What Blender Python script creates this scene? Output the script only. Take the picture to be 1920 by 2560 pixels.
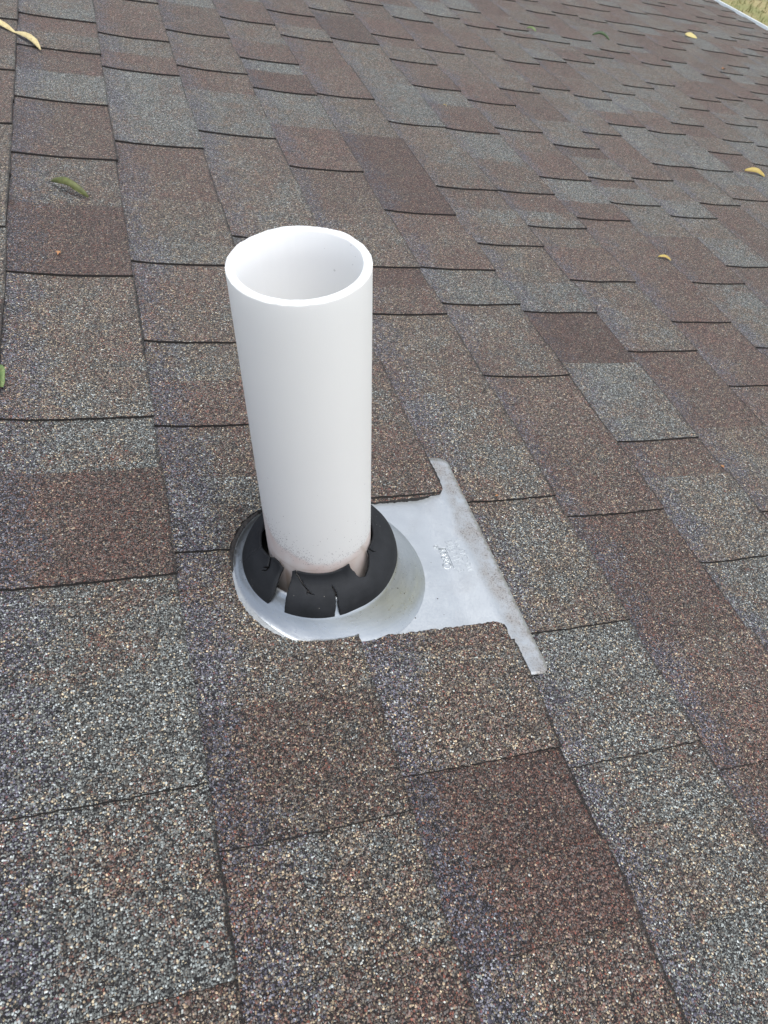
import bpy, bmesh, math, random
from mathutils import Vector, Matrix, noise
from mathutils.geometry import delaunay_2d_cdt
R = random.Random(11)
sc = bpy.context.scene
for o in list(bpy.data.objects): bpy.data.objects.remove(o)

# ------------------------------------------------------------------ frames
PITCH = 0.23777558                 # roof slope
ROOF_H = 3.44                      # height of the roof origin above the lawn
ROOF = Matrix.Translation((0, 0, ROOF_H)) @ Matrix.Rotation(PITCH, 4, 'Y')
AX = Vector((0.27163718, 0.171, 0.0))          # where the pipe axis meets the deck
UPV = Vector((-0.23554138, 0.0, 0.97186432))   # plumb, in roof coordinates
E1 = Vector((0.97186432, 0.0, 0.23554138)); E2 = Vector((0, 1, 0))

# ------------------------------------------------------------------ camera
rt = Vector((0.92738142, -0.28389355, 0.24365580)); dn = Vector((-0.04237289, -0.72679632, -0.68554478)); fw = Vector((0.37170988, 0.62543709, -0.68604680))
cam = bpy.data.cameras.new('camera'); camo = bpy.data.objects.new('camera', cam); sc.collection.objects.link(camo)
m = Matrix.Identity(4)
for i in range(3):
    m[i][0] = rt[i]; m[i][1] = -dn[i]; m[i][2] = -fw[i]
m[0][3], m[1][3], m[2][3] = 0.06843147, -0.24174202, 0.52668951
camo.matrix_world = ROOF @ m
cam.sensor_fit = 'HORIZONTAL'; cam.sensor_width = 36; cam.lens = 36 * 1903.292 / 1920
cam.clip_start = 0.02; cam.clip_end = 500
cam.dof.use_dof = True; cam.dof.focus_distance = 0.72; cam.dof.aperture_fstop = 0.0357 / 0.0011
sc.camera = camo

# ------------------------------------------------------------------ light
w = bpy.data.worlds.new('World'); sc.world = w; w.use_nodes = True
nt = w.node_tree; nt.nodes.clear()
wo = nt.nodes.new('ShaderNodeOutputWorld'); bg = nt.nodes.new('ShaderNodeBackground'); sk = nt.nodes.new('ShaderNodeTexSky')
hsv = nt.nodes.new('ShaderNodeHueSaturation')
SUN_EL = math.radians(70); SUN_AZ = math.radians(-52)     # direction the light comes from, measured from +x towards +y
sk.sky_type = 'NISHITA'; sk.sun_disc = False; sk.sun_elevation = SUN_EL; sk.sun_rotation = math.pi / 2 - SUN_AZ
sk.air_density = 1.0; sk.dust_density = 4.0; sk.ozone_density = 1.0
hsv.inputs['Saturation'].default_value = 0.55              # a thin white overcast
nt.links.new(sk.outputs[0], hsv.inputs['Color']); nt.links.new(hsv.outputs[0], bg.inputs[0]); bg.inputs[1].default_value = 0.15
nt.links.new(bg.outputs[0], wo.inputs[0])
sun = bpy.data.lights.new('sun', 'SUN'); sun.energy = 1.5; sun.angle = math.radians(40); sun.color = (0.97, 1.0, 0.99)
so = bpy.data.objects.new('sun', sun); sc.collection.objects.link(so)
sd = Vector((math.cos(SUN_EL) * math.cos(SUN_AZ), math.cos(SUN_EL) * math.sin(SUN_AZ), math.sin(SUN_EL)))
so.rotation_euler = sd.to_track_quat('Z', 'Y').to_euler(); so.location = sd * 10 + Vector((0, 0, 4))
sc.view_settings.view_transform = 'Standard'; sc.view_settings.look = 'None'; sc.view_settings.gamma = 1
sc.view_settings.use_curve_mapping = False; sc.view_settings.exposure = 0.50
sc.render.engine = 'CYCLES'; sc.cycles.max_bounces = 12; sc.cycles.diffuse_bounces = 8

# ------------------------------------------------------------------ measured layout (roof coordinates, u downslope, v along the courses)
U = [0.0, 0.1444, 0.285, 0.4268, 0.5638, 0.6999, 0.838, 0.9769, 1.115, 1.2527, 1.3873, 1.5253, 1.6655, 1.8067, 1.9475, 2.091, 2.2357, 2.382, 2.5263, 2.6744, 2.8249, 2.9774, 3.1296, 3.28, 3.4313, 3.575]
DARK = {-1: [745, 1057, 1277, 1541], 0: [-135, -12, 174, 380, 648, 972, 1183, 1426, 1608], 1: [-59, 201, 371, 518, 693, 1059, 1383, 1573, 1829], 2: [-164, -32, 254, 784, 1146, 1458, 1673], 3: [-178, -50, 79, 248, 603, 728, 1049, 1404, 1578, 1847], 4: [-77, 220, 471, 642, 740, 922, 1434, 1799, 1990], 5: [141, 341, 634, 838, 1045, 1338, 1854], 6: [542, 740, 924, 1062, 1353, 1601, 1775], 7: [463, 632, 983, 1158, 1405, 1566, 1925, 2193], 8: [769, 1077, 1193, 1359, 1702, 2018, 2315], 9: [848, 1049, 1228, 1479, 1778, 1979, 2287, 2459], 10: [1139, 1337, 1578, 1767, 2065, 2278, 2354], 11: [1192, 1353, 1581, 1862, 2123, 2307, 2469], 12: [1495, 1686, 1973, 2238, 2410, 2696], 13: [1619, 1852, 2056, 2360, 2776], 14: [1981, 2299, 2495, 2779, 2969], 15: [1880, 2048, 2403, 2713, 2846], 16: [2111, 2320, 2621, 2890, 3156], 17: [2421, 2773, 2926, 3154], 18: [2565, 2738, 2987, 3227], 19: [2771, 3080, 3266, 3461], 20: [2847, 3053, 3304, 3579], 21: [3149], 22: [3287], 23: [3493]}
HIDDEN = [(1, 40), (0, 301), (0, 818), (0, 1301), (1, 864), (1, 290), (3, 1219), (3, 881), (5, 2050), (4, 1627), (6, 1486), (7, 2057), (6, 1702), (7, 1763), (9, 1301), (7, 1046), (6, 977), (8, 934), (3, 427), (2, 68)]
SAMPLES = [(0, 1653, 'G'), (0, 1520, 'R'), (0, 1353, 'R'), (0, 1257, 'G'), (0, 1095, 'R'), (0, 857, 'M'), (0, 745, 'D'), (0, 570, 'T'), (1, 1743, 'R'), (1, 1547, 'T'), (1, 1464, 'R'), (1, 1274, 'G'), (1, 960, 'R'), (1, 796, 'T'), (1, 634, 'M'), (1, 551, 'T'), (2, 1847, 'G'), (2, 1705, 'R'), (2, 1587, 'T'), (2, 1356, 'R'), (2, 1225, 'G'), (2, 998, 'T'), (2, 865, 'T'), (-1, 1599, 'T'), (-1, 1118, 'R'), (-1, 858, 'T'), (-1, 1474, 'R'), (-1, 1317, 'T'), (0, 345, 'G'), (0, 236, 'D'), (0, 123, 'G'), (1, 332, 'M'), (1, 248, 'T'), (1, 183, 'M'), (1, 95, 'T'), (0, -80, 'G'), (1, -35, 'B'), (1, -105, 'T'), (1, -155, 'M'), (0, -150, 'R'), (0, -45, 'G'), (0, -105, 'G'), (2, 4, 'T'), (2, 77, 'R'), (4, 91, 'D'), (3, 107, 'T'), (3, -9, 'G'), (4, -34, 'R'), (5, 174, 'T'), (5, 93, 'G'), (3, 191, 'T'), (2, -106, 'D'), (2, -187, 'T'), (3, -122, 'T'), (3, -218, 'G'), (3, -217, 'B'), (1, -119, 'T'), (3, 661, 'R'), (4, 704, 'G'), (3, 518, 'T'), (5, 688, 'G'), (6, 703, 'R'), (4, 585, 'T'), (6, 603, 'T'), (5, 506, 'D'), (3, 380, 'B'), (4, 403, 'R'), (3, 299, 'T'), (5, 381, 'G'), (6, 458, 'R'), (5, 314, 'R'), (6, 335, 'T'), (8, 707, 'G'), (7, 524, 'R'), (6, 695, 'T'), (6, 2199, 'R'), (4, 2075, 'R'), (5, 2096, 'T'), (5, 1946, 'D'), (6, 2024, 'R'), (3, 1700, 'T'), (5, 1732, 'T'), (3, 1528, 'G'), (4, 1537, 'R'), (3, 1442, 'D'), (3, 1314, 'G'), (4, 1277, 'T'), (3, 1134, 'R'), (5, 1459, 'G'), (5, 1177, 'T'), (4, 1068, 'D'), (4, 956, 'T'), (3, 957, 'R'), (6, 1405, 'R'), (6, 1299, 'G'), (6, 1536, 'G'), (6, 1651, 'R'), (7, 1659, 'R'), (3, 829, 'T'), (4, 856, 'R'), (3, 673, 'D'), (4, 688, 'G'), (7, 2266, 'G'), (8, 2414, 'G'), (10, 2478, 'R'), (7, 2012, 'R'), (9, 2191, 'T'), (3, 1013, 'T'), (4, 1119, 'T'), (9, 1460, 'R'), (11, 1712, 'T'), (18, 2675, 'R'), (16, 2344, 'R'), (14, 2139, 'T'), (8, 1334, 'D'), (8, 1162, 'R'), (7, 1127, 'G'), (7, 960, 'R'), (9, 1108, 'G'), (12, 1385, 'R'), (13, 1530, 'G'), (9, 913, 'G'), (10, 1039, 'R'), (8, 894, 'R'), (12, 1296, 'G'), (14, 1847, 'R'), (14, 1797, 'G'), (11, 1863, 'T'), (11, 1994, 'T'), (15, 2488, 'R'), (15, 2331, 'G'), (18, 2787, 'G'), (10, 1442, 'G'), (11, 1598, 'R'), (13, 2018, 'T'), (9, 1614, 'T'), (9, 1720, 'T'), (8, 1462, 'R'), (11, 1482, 'G'), (13, 2391, 'T'), (13, 2150, 'T'), (9, 1925, 'R'), (13, 2313, 'R'), (12, 2317, 'G'), (18, 2468, 'G'), (14, 1968, 'R'), (8, 1458, 'T')]
# the marks were read off the photo on the deck plane; put them back at the height of the tabs that carry them
U = [0.068 + (x - 0.068) * 0.9886 for x in U]
DARK = {k: [-242 + (x + 242) * 0.995 for x in v] for k, v in DARK.items()}

# ------------------------------------------------------------------ helpers
def link(o, parent=None):
    sc.collection.objects.link(o)
    if parent: o.parent = parent
    return o
def tag(o, label=None, cat=None, group=None, kind=None):
    for k, v in (('label', label), ('category', cat), ('group', group), ('kind', kind)):
        if v: o[k] = v
    return o
def empty(name, mat=None, **kw):
    o = bpy.data.objects.new(name, None); link(o); o.empty_display_size = 0.05
    if mat is not None: o.matrix_world = mat
    return tag(o, **kw)
def mesh_obj(name, verts, faces, mats, parent=None, midx=None, smooth=False):
    me = bpy.data.meshes.new(name); me.from_pydata([tuple(v) for v in verts], [], faces)
    for mt in mats: me.materials.append(mt)
    if midx: me.polygons.foreach_set('material_index', midx)
    if smooth: me.polygons.foreach_set('use_smooth', [True] * len(me.polygons))
    me.update()
    return link(bpy.data.objects.new(name, me), parent)
def sm(a, b, x):
    t = min(1, max(0, (x - a) / (b - a))); return t * t * (3 - 2 * t)
def inside(p, poly):
    x, y = p; c = False; j = len(poly) - 1
    for i in range(len(poly)):
        xi, yi = poly[i]; xj, yj = poly[j]
        if (yi > y) != (yj > y) and x < (xj - xi) * (y - yi) / (yj - yi) + xi: c = not c
        j = i
    return c
def densify(poly, step, jit=0.0, closed=True):
    out = []; n = len(poly)
    for i in range(n if closed else n - 1):
        a = poly[i]; b = poly[(i + 1) % n]; L = math.hypot(b[0] - a[0], b[1] - a[1]); k = max(1, int(round(L / step)))
        nx, ny = ((b[1] - a[1]) / L, -(b[0] - a[0]) / L) if L else (0, 0)
        for q in range(k):
            t = q / k; d = R.gauss(0, jit) if (q or jit) else 0
            out.append((a[0] + (b[0] - a[0]) * t + nx * d, a[1] + (b[1] - a[1]) * t + ny * d))
    if not closed: out.append(poly[-1])
    return out
def cdt(outer, cuts, inner_pts):
    vs = []; es = []
    for poly in [outer] + cuts:
        s = len(vs); n = len(poly); vs += [Vector(p) for p in poly]; es += [(s + i, s + (i + 1) % n) for i in range(n)]
    vs += [Vector(p) for p in inner_pts]
    ov, oe, of, *_ = delaunay_2d_cdt(vs, es, [], 0, 1e-7)
    keep = []
    for f in of:
        c = (sum(ov[i][0] for i in f) / len(f), sum(ov[i][1] for i in f) / len(f))
        if inside(c, outer) and not any(inside(c, q) for q in cuts): keep.append(list(f))
    used = sorted({i for f in keep for i in f}); mp = {a: b for b, a in enumerate(used)}
    return [tuple(ov[i]) for i in used], [[mp[i] for i in f] for f in keep]
def border(faces):
    seen = {}
    for f in faces:
        for i in range(len(f)): seen[(f[i], f[(i + 1) % len(f)])] = True
    return [e for e in seen if (e[1], e[0]) not in seen]

# ------------------------------------------------------------------ node helpers
def new_mat(name):
    mt = bpy.data.materials.new(name); mt.use_nodes = True; n = mt.node_tree; n.nodes.clear()
    out = n.nodes.new('ShaderNodeOutputMaterial'); b = n.nodes.new('ShaderNodeBsdfPrincipled'); n.links.new(b.outputs[0], out.inputs[0])
    return mt, n, b
def N(n, t, **kw):
    x = n.nodes.new(t)
    for k, v in kw.items(): setattr(x, k, v)
    return x
def setin(n, x, i, v):
    if isinstance(v, bpy.types.NodeSocket): n.links.new(v, x.inputs[i])
    elif v is not None: x.inputs[i].default_value = v
def math_(n, op, a, b=None, c=None, clamp=False):
    x = N(n, 'ShaderNodeMath', operation=op, use_clamp=clamp)
    setin(n, x, 0, a); setin(n, x, 1, b); setin(n, x, 2, c)
    return x.outputs[0]
def mapr(n, v, a, b, c=0.0, d=1.0):
    x = N(n, 'ShaderNodeMapRange'); setin(n, x, 0, v); setin(n, x, 1, a); setin(n, x, 2, b); setin(n, x, 3, c); setin(n, x, 4, d); return x.outputs[0]
def mix(n, f, a, b, blend='MIX'):
    x = N(n, 'ShaderNodeMix', data_type='RGBA', blend_type=blend)
    setin(n, x, 0, f)
    for i, v in ((6, a), (7, b)):
        if isinstance(v, bpy.types.NodeSocket): n.links.new(v, x.inputs[i])
        else: x.inputs[i].default_value = (*v, 1)
    return x.outputs[2]
def ramp(n, v, stops, interp='CONSTANT'):
    x = N(n, 'ShaderNodeValToRGB'); x.color_ramp.interpolation = interp; e = x.color_ramp.elements
    while len(e) < len(stops): e.new(0.5)
    for i, (p, c) in enumerate(stops): e[i].position = p; e[i].color = (*c, 1)
    setin(n, x, 0, v); return x.outputs[0]
def noise_(n, vec, scale, detail=2.0, rough=0.5, dim='3D'):
    x = N(n, 'ShaderNodeTexNoise', noise_dimensions=dim); setin(n, x, 'Vector', vec); x.inputs['Scale'].default_value = scale
    x.inputs['Detail'].default_value = detail; x.inputs['Roughness'].default_value = rough; return x.outputs['Fac']
def bump(n, b, h, strength, dist):
    x = N(n, 'ShaderNodeBump'); x.inputs['Strength'].default_value = strength; x.inputs['Distance'].default_value = dist
    n.links.new(h, x.inputs['Height']); n.links.new(x.outputs[0], b.inputs['Normal']); return x

# ------------------------------------------------------------------ materials
def granule_material():
    mt, n, b = new_mat('asphalt granules')
    uv = N(n, 'ShaderNodeUVMap'); uv.uv_map = 'UVMap'
    vec = uv.outputs[0]
    # uneven granules: the cell pattern is warped a little
    wn = N(n, 'ShaderNodeTexNoise', noise_dimensions='2D'); n.links.new(vec, wn.inputs['Vector']); wn.inputs['Scale'].default_value = 260; wn.inputs['Detail'].default_value = 2
    vm = N(n, 'ShaderNodeVectorMath', operation='MULTIPLY_ADD'); n.links.new(wn.outputs['Color'], vm.inputs[0]); vm.inputs[1].default_value = (0.0016, 0.0016, 0); n.links.new(vec, vm.inputs[2])
    v2 = vm.outputs[0]
    def vor(scale, feature='F1', off=0.0):
        x = N(n, 'ShaderNodeTexVoronoi', voronoi_dimensions='2D', feature=feature); x.inputs['Scale'].default_value = scale; x.inputs['Randomness'].default_value = 1.0
        if off:
            ad = N(n, 'ShaderNodeVectorMath', operation='ADD'); n.links.new(v2, ad.inputs[0]); ad.inputs[1].default_value = (off, off * .7, 0); n.links.new(ad.outputs[0], x.inputs['Vector'])
        else: n.links.new(v2, x.inputs['Vector'])
        return x
    at = N(n, 'ShaderNodeAttribute', attribute_name='blend'); sb = N(n, 'ShaderNodeSeparateColor'); n.links.new(at.outputs['Color'], sb.inputs[0])
    red, grey, dark = sb.outputs[0], sb.outputs[1], sb.outputs[2]
    la = N(n, 'ShaderNodeAttribute', attribute_name='loc'); loc = la.outputs['Fac']
    big = noise_(n, vec, 9, 4, 0.62, '2D')
    mid = noise_(n, vec, 42, 3, 0.6, '2D')
    clump = noise_(n, vec, 230, 3, 0.7, '2D')
    var = math_(n, 'ADD', math_(n, 'MULTIPLY', math_(n, 'SUBTRACT', big, 0.5), 1.3), math_(n, 'MULTIPLY', math_(n, 'SUBTRACT', mid, 0.5), 1.0))
    band = math_(n, 'MULTIPLY', mapr(n, math_(n, 'ADD', loc, math_(n, 'MULTIPLY', var, 0.55)), 0.34, 0.04), 0.62)
    TT = [(0, (.022, .018, .017)), (.14, (.080, .058, .045)), (.32, (.155, .125, .100)), (.50, (.225, .200, .170)), (.66, (.140, .138, .132)), (.78, (.33, .255, .17)), (.88, (.50, .41, .27)), (.95, (.52, .54, .50))]
    TR = [(0, (.022, .015, .014)), (.16, (.090, .048, .037)), (.36, (.175, .095, .074)), (.58, (.228, .160, .140)), (.74, (.165, .148, .14)), (.86, (.21, .078, .055)), (.93, (.43, .32, .22))]
    TG = [(0, (.020, .021, .022)), (.16, (.072, .072, .068)), (.32, (.145, .148, .138)), (.50, (.225, .238, .225)), (.68, (.30, .33, .32)), (.80, (.19, .145, .12)), (.86, (.46, .50, .49)), (.94, (.54, .46, .32))]
    TP = [(0, (.018, .018, .026)), (.22, (.072, .068, .095)), (.44, (.148, .143, .185)), (.66, (.23, .225, .27)), (.82, (.17, .085, .092)), (.90, (.34, .35, .40))]
    def layer(scale, off, size0, size1):
        a = vor(scale, off=off); sep = N(n, 'ShaderNodeSeparateColor'); n.links.new(a.outputs['Color'], sep.inputs[0])
        rnd, rnd2, rnd3 = sep.outputs[0], sep.outputs[1], sep.outputs[2]
        fr = math_(n, 'LESS_THAN', rnd2, math_(n, 'ADD', red, var)); fg = math_(n, 'LESS_THAN', rnd2, math_(n, 'SUBTRACT', grey, var))
        c = mix(n, fr, ramp(n, rnd, TT), ramp(n, rnd, TR)); c = mix(n, math_(n, 'MULTIPLY', fg, math_(n, 'SUBTRACT', 1.0, fr)), c, ramp(n, rnd, TG))
        c = mix(n, math_(n, 'LESS_THAN', rnd3, band), c, ramp(n, rnd, TP))
        br = math_(n, 'MULTIPLY', mapr(n, rnd3, 0, 1, 0.78, 1.22), math_(n, 'SUBTRACT', GAIN, math_(n, 'MULTIPLY', dark, 0.5)))
        br = math_(n, 'MULTIPLY', br, math_(n, 'ADD', 1.0, math_(n, 'MULTIPLY', math_(n, 'SUBTRACT', mid, 0.5), 0.5)))
        br = math_(n, 'MULTIPLY', br, mapr(n, clump, .28, .72, .60, 1.44))
        hs = N(n, 'ShaderNodeHueSaturation'); n.links.new(c, hs.inputs['Color']); n.links.new(br, hs.inputs['Value']); hs.inputs['Saturation'].default_value = 0.96
        size = mapr(n, math_(n, 'FRACT', math_(n, 'MULTIPLY', rnd2, 7.3)), 0, 1, size0, size1)
        t = math_(n, 'DIVIDE', a.outputs['Distance'], size)
        return hs.outputs[0], mapr(n, t, 1.0, 0.80), math_(n, 'SUBTRACT', 1.0, math_(n, 'MULTIPLY', t, t), clamp=True), rnd2
    c1, m1, h1, q1 = layer(GS, 0.0, 0.34, 0.66)
    c2, m2, h2, q2 = layer(GS * 1.45, 0.37, 0.30, 0.62)
    c2d = mix(n, 0.35, c2, (.02, .018, .02))
    col = mix(n, m2, (.013, .012, .013), c2d); col = mix(n, m1, col, c1)
    # small bald spots where granules have come away
    bald = noise_(n, vec, 75, 4, 0.7, '2D'); col = mix(n, mapr(n, bald, .67, .72, 0, .8), col, (.014, .012, .012))
    # butt edge: groove shade painted in black, with lost granules and bare asphalt
    edge = math_(n, 'MULTIPLY', mapr(n, math_(n, 'ADD', loc, math_(n, 'MULTIPLY', math_(n, 'SUBTRACT', mid, 0.5), 0.035)), 0.976, 0.990), mapr(n, big, 0.30, 0.60, 0.2, 0.9))
    col = mix(n, edge, col, (.012, .011, .011))
    n.links.new(col, b.inputs['Base Color']); b.inputs['Roughness'].default_value = 0.8; b.inputs['Specular IOR Level'].default_value = 0.22
    b.inputs['Sheen Weight'].default_value = 0.15; b.inputs['Sheen Roughness'].default_value = 0.4; b.inputs['Sheen Tint'].default_value = (.95, 1.0, .97, 1)
    hgt = math_(n, 'MAXIMUM', math_(n, 'MULTIPLY', h2, 0.6), math_(n, 'ADD', math_(n, 'MULTIPLY', h1, 0.9), math_(n, 'MULTIPLY', math_(n, 'MULTIPLY', q1, m1), 0.35)))
    bump(n, b, hgt, 0.9, 0.0007)
    return mt
GS = 660.0; GAIN = 0.92
M_GRAN = granule_material()
def simple(name, col, rough=0.6, metal=0.0, spec=0.5, col2=None, scale=60, bs=0.0, bd=0.0005, detail=4):
    mt, n, b = new_mat(name); tc = N(n, 'ShaderNodeTexCoord'); f = noise_(n, tc.outputs['Object'], scale, detail, 0.6)
    n.links.new(mix(n, mapr(n, f, 0.3, 0.7), col, col2 or tuple(x * 0.8 for x in col)), b.inputs['Base Color'])
    b.inputs['Roughness'].default_value = rough; b.inputs['Metallic'].default_value = metal; b.inputs['Specular IOR Level'].default_value = spec
    if bs: bump(n, b, f, bs, bd)
    return mt
M_ASPH = simple('cut asphalt edge', (.014, .013, .013), 0.8, col2=(.028, .024, .022), scale=900, bs=0.6)
M_TAR = simple('black roofing cement', (.012, .012, .013), 0.55, col2=(.035, .028, .024), scale=700, bs=1.0, bd=0.001)
M_DECK = simple('roof deck felt', (.02, .02, .02), 0.9)

# ------------------------------------------------------------------ roof covered in shingles
house = empty('shingle_roof', ROOF, label='shallow house roof of brown, reddish and grey laminated asphalt shingles around the white pipe', cat='roof')
VMIN, VMAX = -0.75, 6.2
HOLE = [(.250, .2535), (.241, .2515), (.231, .2455), (.219, .240), (.210, .232), (.201, .219), (.194, .204), (.1915, .184), (.1905, .162), (.193, .143), (.201, .124), (.213, .109), (.227, .100), (.241, .0955), (.263, .0925), (.300, .0925),
        (.320, .0915), (.361, .0925), (.393, .0920), (.416, .0925), (.423, .089), (.430, .0835), (.60, .0835), (.60, .266), (.428, .266), (.4245, .261), (.420, .2555), (.394, .2525), (.369, .251), (.341, .2495), (.300, .251), (.270, .2525)]
HOLE_Z = lambda u, v: (0.0016 + 0.0050 * ((u - .1444) / .1406 if u < .285 else (u - .285) / .1418) + 0.003 - 0.004) if u < .44 else 0.0055
HOLE = densify(HOLE, .006)
HOLE = [(u - .39 * HOLE_Z(u, v), v - (.60 + (v - .09) * .9) * HOLE_Z(u, v)) if u < .59 else (u, v) for u, v in HOLE]
HOLEJ = densify(HOLE, 0.0022, 0.0004)
def lift(u, v):
    dx = max(0.17 - u, 0, u - 0.44); dy = max(0.02 - v, 0, v - 0.315)
    return 0.0040 * (0.35 + 0.65 * sm(.22, .31, u)) * (1 - sm(0.0, 0.055, math.hypot(dx, dy)))
def warp(u, v):
    return 0.0011 * noise.noise(Vector((u * 6, v * 5, 3.1))) + 0.0006 * noise.noise(Vector((u * 22, v * 19, 7.7)))
RAISE = 0.0030
def ztop(loc, raised, u, v, k):
    z = 0.0016 + 0.0050 * loc - 0.0026 * math.sin(math.pi * min(1, max(0, loc)) ** 0.75) + (RAISE if raised else 0)
    return z + (lift(u, v) if k in (1, 2) else 0) + warp(u, v) * (0.3 + 0.7 * math.sin(math.pi * min(1, max(0, loc))))
blends = {'D': (0.86, 0.0, 0.42), 'T': (0.22, 0.30, 0.0), 'R': (0.66, 0.10, 0.08), 'G': (0.02, 0.80, 0.0), 'B': (0.45, 0.1, 0.40), 'M': (0.42, 0.38, 0.12)}
def course_bounds(k):
    rr = random.Random(100 + k)
    d = [x / 1000 for x in DARK.get(k, [])]
    if not d: d = [1.0 + rr.random() * 0.3]
    # unseen stretches before the first and after the last mark
    v = d[0]
    while v > VMIN: v -= rr.choice((.16, .2, .26, .33)) ; d.insert(0, v)
    v = d[-1]
    while v < VMAX: v += rr.choice((.16, .19, .24, .30, .35)); d.append(v)
    hid = [q[1] / 1000 for q in HIDDEN if q[0] == k]
    out = []
    for i in range(len(d) - 1):
        a, b = d[i], d[i + 1]; g = b - a
        h = [x for x in hid if a + 0.03 < x < b - 0.03]
        if h: cut = h[0]
        elif g < 0.15: cut = a + g * rr.uniform(.42, .62)
        else: cut = a + min(g - 0.06, max(0.06, g * rr.uniform(.38, .66)))
        out.append((a, cut, True)); out.append((cut, b, False))
    return [q for q in out if q[1] > VMIN and q[0] < VMAX]
pieces = []
for k in range(-4, 25):
    u0 = U[k] if k >= 0 else k * 0.143; u1 = U[k + 1] if k >= -1 else (k + 1) * 0.143
    prev = None
    for (a, b_, raised) in course_bounds(k):
        rr = random.Random(int(a * 1000) * 31 + k)
        near = [q for q in SAMPLES if q[0] == k and a - 0.005 <= q[1] / 1000 <= b_ + 0.005]
        if near: ch = min(near, key=lambda q: abs(q[1] / 1000 - (a + b_) / 2))[2]
        elif rr.random() < .45 and [q for q in SAMPLES if q[0] == k and abs(q[1] / 1000 - (a + b_) / 2) < .2]:
            ch = min([q for q in SAMPLES if q[0] == k], key=lambda q: abs(q[1] / 1000 - (a + b_) / 2))[2]
        else:
            ch = rr.choice('TTTRRRRGM' if u0 > 0.9 or a > 1.5 else 'TTTRRGGM')
            if ch == prev: ch = rr.choice('TRG')
        prev = ch
        bl = tuple(min(1, max(0, x + rr.uniform(-.14, .14))) for x in blends[ch])
        pieces.append(dict(k=k, u0=u0, u1=u1, a=a, b=b_, r=raised, bl=bl))
# how large each piece shows in the picture
for q in pieces:
    c = Vector(((q['u0'] + q['u1']) / 2, (q['a'] + q['b']) / 2, 0)) - Vector((0.06843147, -0.24174202, 0.52668951))
    x, y, z = c.dot(rt), c.dot(dn), c.dot(fw)
    if z < 0.05 or abs(x / z) > 0.56 or abs(y / z) > 0.73: q['s'] = -c.length
    else: q['s'] = (q['b'] - q['a']) * 0.14 * 0.53 / c.length ** 3
pieces.sort(key=lambda q: -q['s'])
def build_piece(q):
    u0, u1, a, b_, rs, k = q['u0'], q['u1'], q['a'], q['b'], q['r'], q['k']
    ext = 0.0 if rs else 0.004                      # low pieces run on under the raised ones
    ov = 0.012                                       # and every piece under the course above
    aa, bb = a - ext, b_ + ext
    L = u1 - u0
    near = q['s'] > 0 and (Vector((u1, (a + b_) / 2, 0)) - Vector((0.07, -0.24, 0.5))).length < 1.05
    cut = k in (1, 2) and aa < 0.29 and bb > 0.06 and not (bb < 0.083)
    rr = random.Random(int(a * 7777) + k)
    skew = rr.uniform(-.0015, .0015)
    be = rr.uniform(-.0012, .0012)
    if near or cut:
        st = 0.003
        def run(p0, p1, j, step=st):
            n = max(2, int(math.hypot(p1[0] - p0[0], p1[1] - p0[1]) / step)); s = rr.random() * 50
            dx, dy = p1[0] - p0[0], p1[1] - p0[1]; ll = math.hypot(dx, dy); nx, ny = -dy / ll, dx / ll
            return [(p0[0] + dx * i / n + nx * j * (rr.gauss(0, .55) + 1.2 * noise.noise(Vector((i * .35, s, 0)))), p0[1] + dy * i / n + ny * j * (rr.gauss(0, .55) + 1.2 * noise.noise(Vector((i * .35, s, 0))))) for i in range(n)]
        outer = run((u0 - ov, aa), (u1 + be, aa + skew), .0006) + run((u1 + be, aa + skew), (u1 + be, bb + skew), .0007) + run((u1 + be, bb + skew), (u0 - ov, bb), .0005, .02) + run((u0 - ov, bb), (u0 - ov, aa), 0, .03)
        pts = [(u0 + L * i / 8, aa + (bb - aa) * j / 7) for i in range(0, 8) for j in range(1, 7)]
        cuts = [HOLEJ] if cut else []
        vs, fs = cdt(outer, cuts, [p for p in pts if not (cut and inside(p, HOLE))])
    else:
        nv = max(1, min(4, int((bb - aa) / 0.07))); nu = 4
        vs = []; js = [[rr.gauss(0, .0006) for _ in range(nv + 1)] for _ in range(nu + 1)]
        for i in range(nu + 1):
            uu = (u0 - ov) + (u1 + be - u0 + ov) * i / nu
            for j in range(nv + 1):
                e = js[i][j] if j in (0, nv) else 0
                vs.append((uu + (js[i][j] if i == nu else 0), aa + (bb - aa) * j / nv + e + skew * i / nu))
        fs = [[i * (nv + 1) + j, (i + 1) * (nv + 1) + j, (i + 1) * (nv + 1) + j + 1, i * (nv + 1) + j + 1] for i in range(nu) for j in range(nv)]
    if not fs: return None
    V = []; locs = []
    for (u, v) in vs:
        loc = (u - u0) / L; V.append((u, v, ztop(loc, rs, u, v, k))); locs.append(min(1, max(0, loc)))
    n0 = len(V); F = [list(f) for f in fs]; mi = [0] * len(F)
    # orientation
    f = F[0]; p, q1, r = (Vector(V[i]) for i in f[:3])
    if (q1 - p).cross(r - p).z < 0: F = [x[::-1] for x in F]
    ed = border(F); mp = {}
    for e in ed:
        for i in e:
            if i not in mp:
                mp[i] = len(V); x, y, z = V[i]; V.append((x, y, z - (0.0050 if rs else 0.0055) if z > 0.003 else -0.0015)); locs.append(locs[i])
    for (i, j) in ed: F.append([j, i, mp[i], mp[j]]); mi.append(1)
    return V, F, mi, locs
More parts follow.
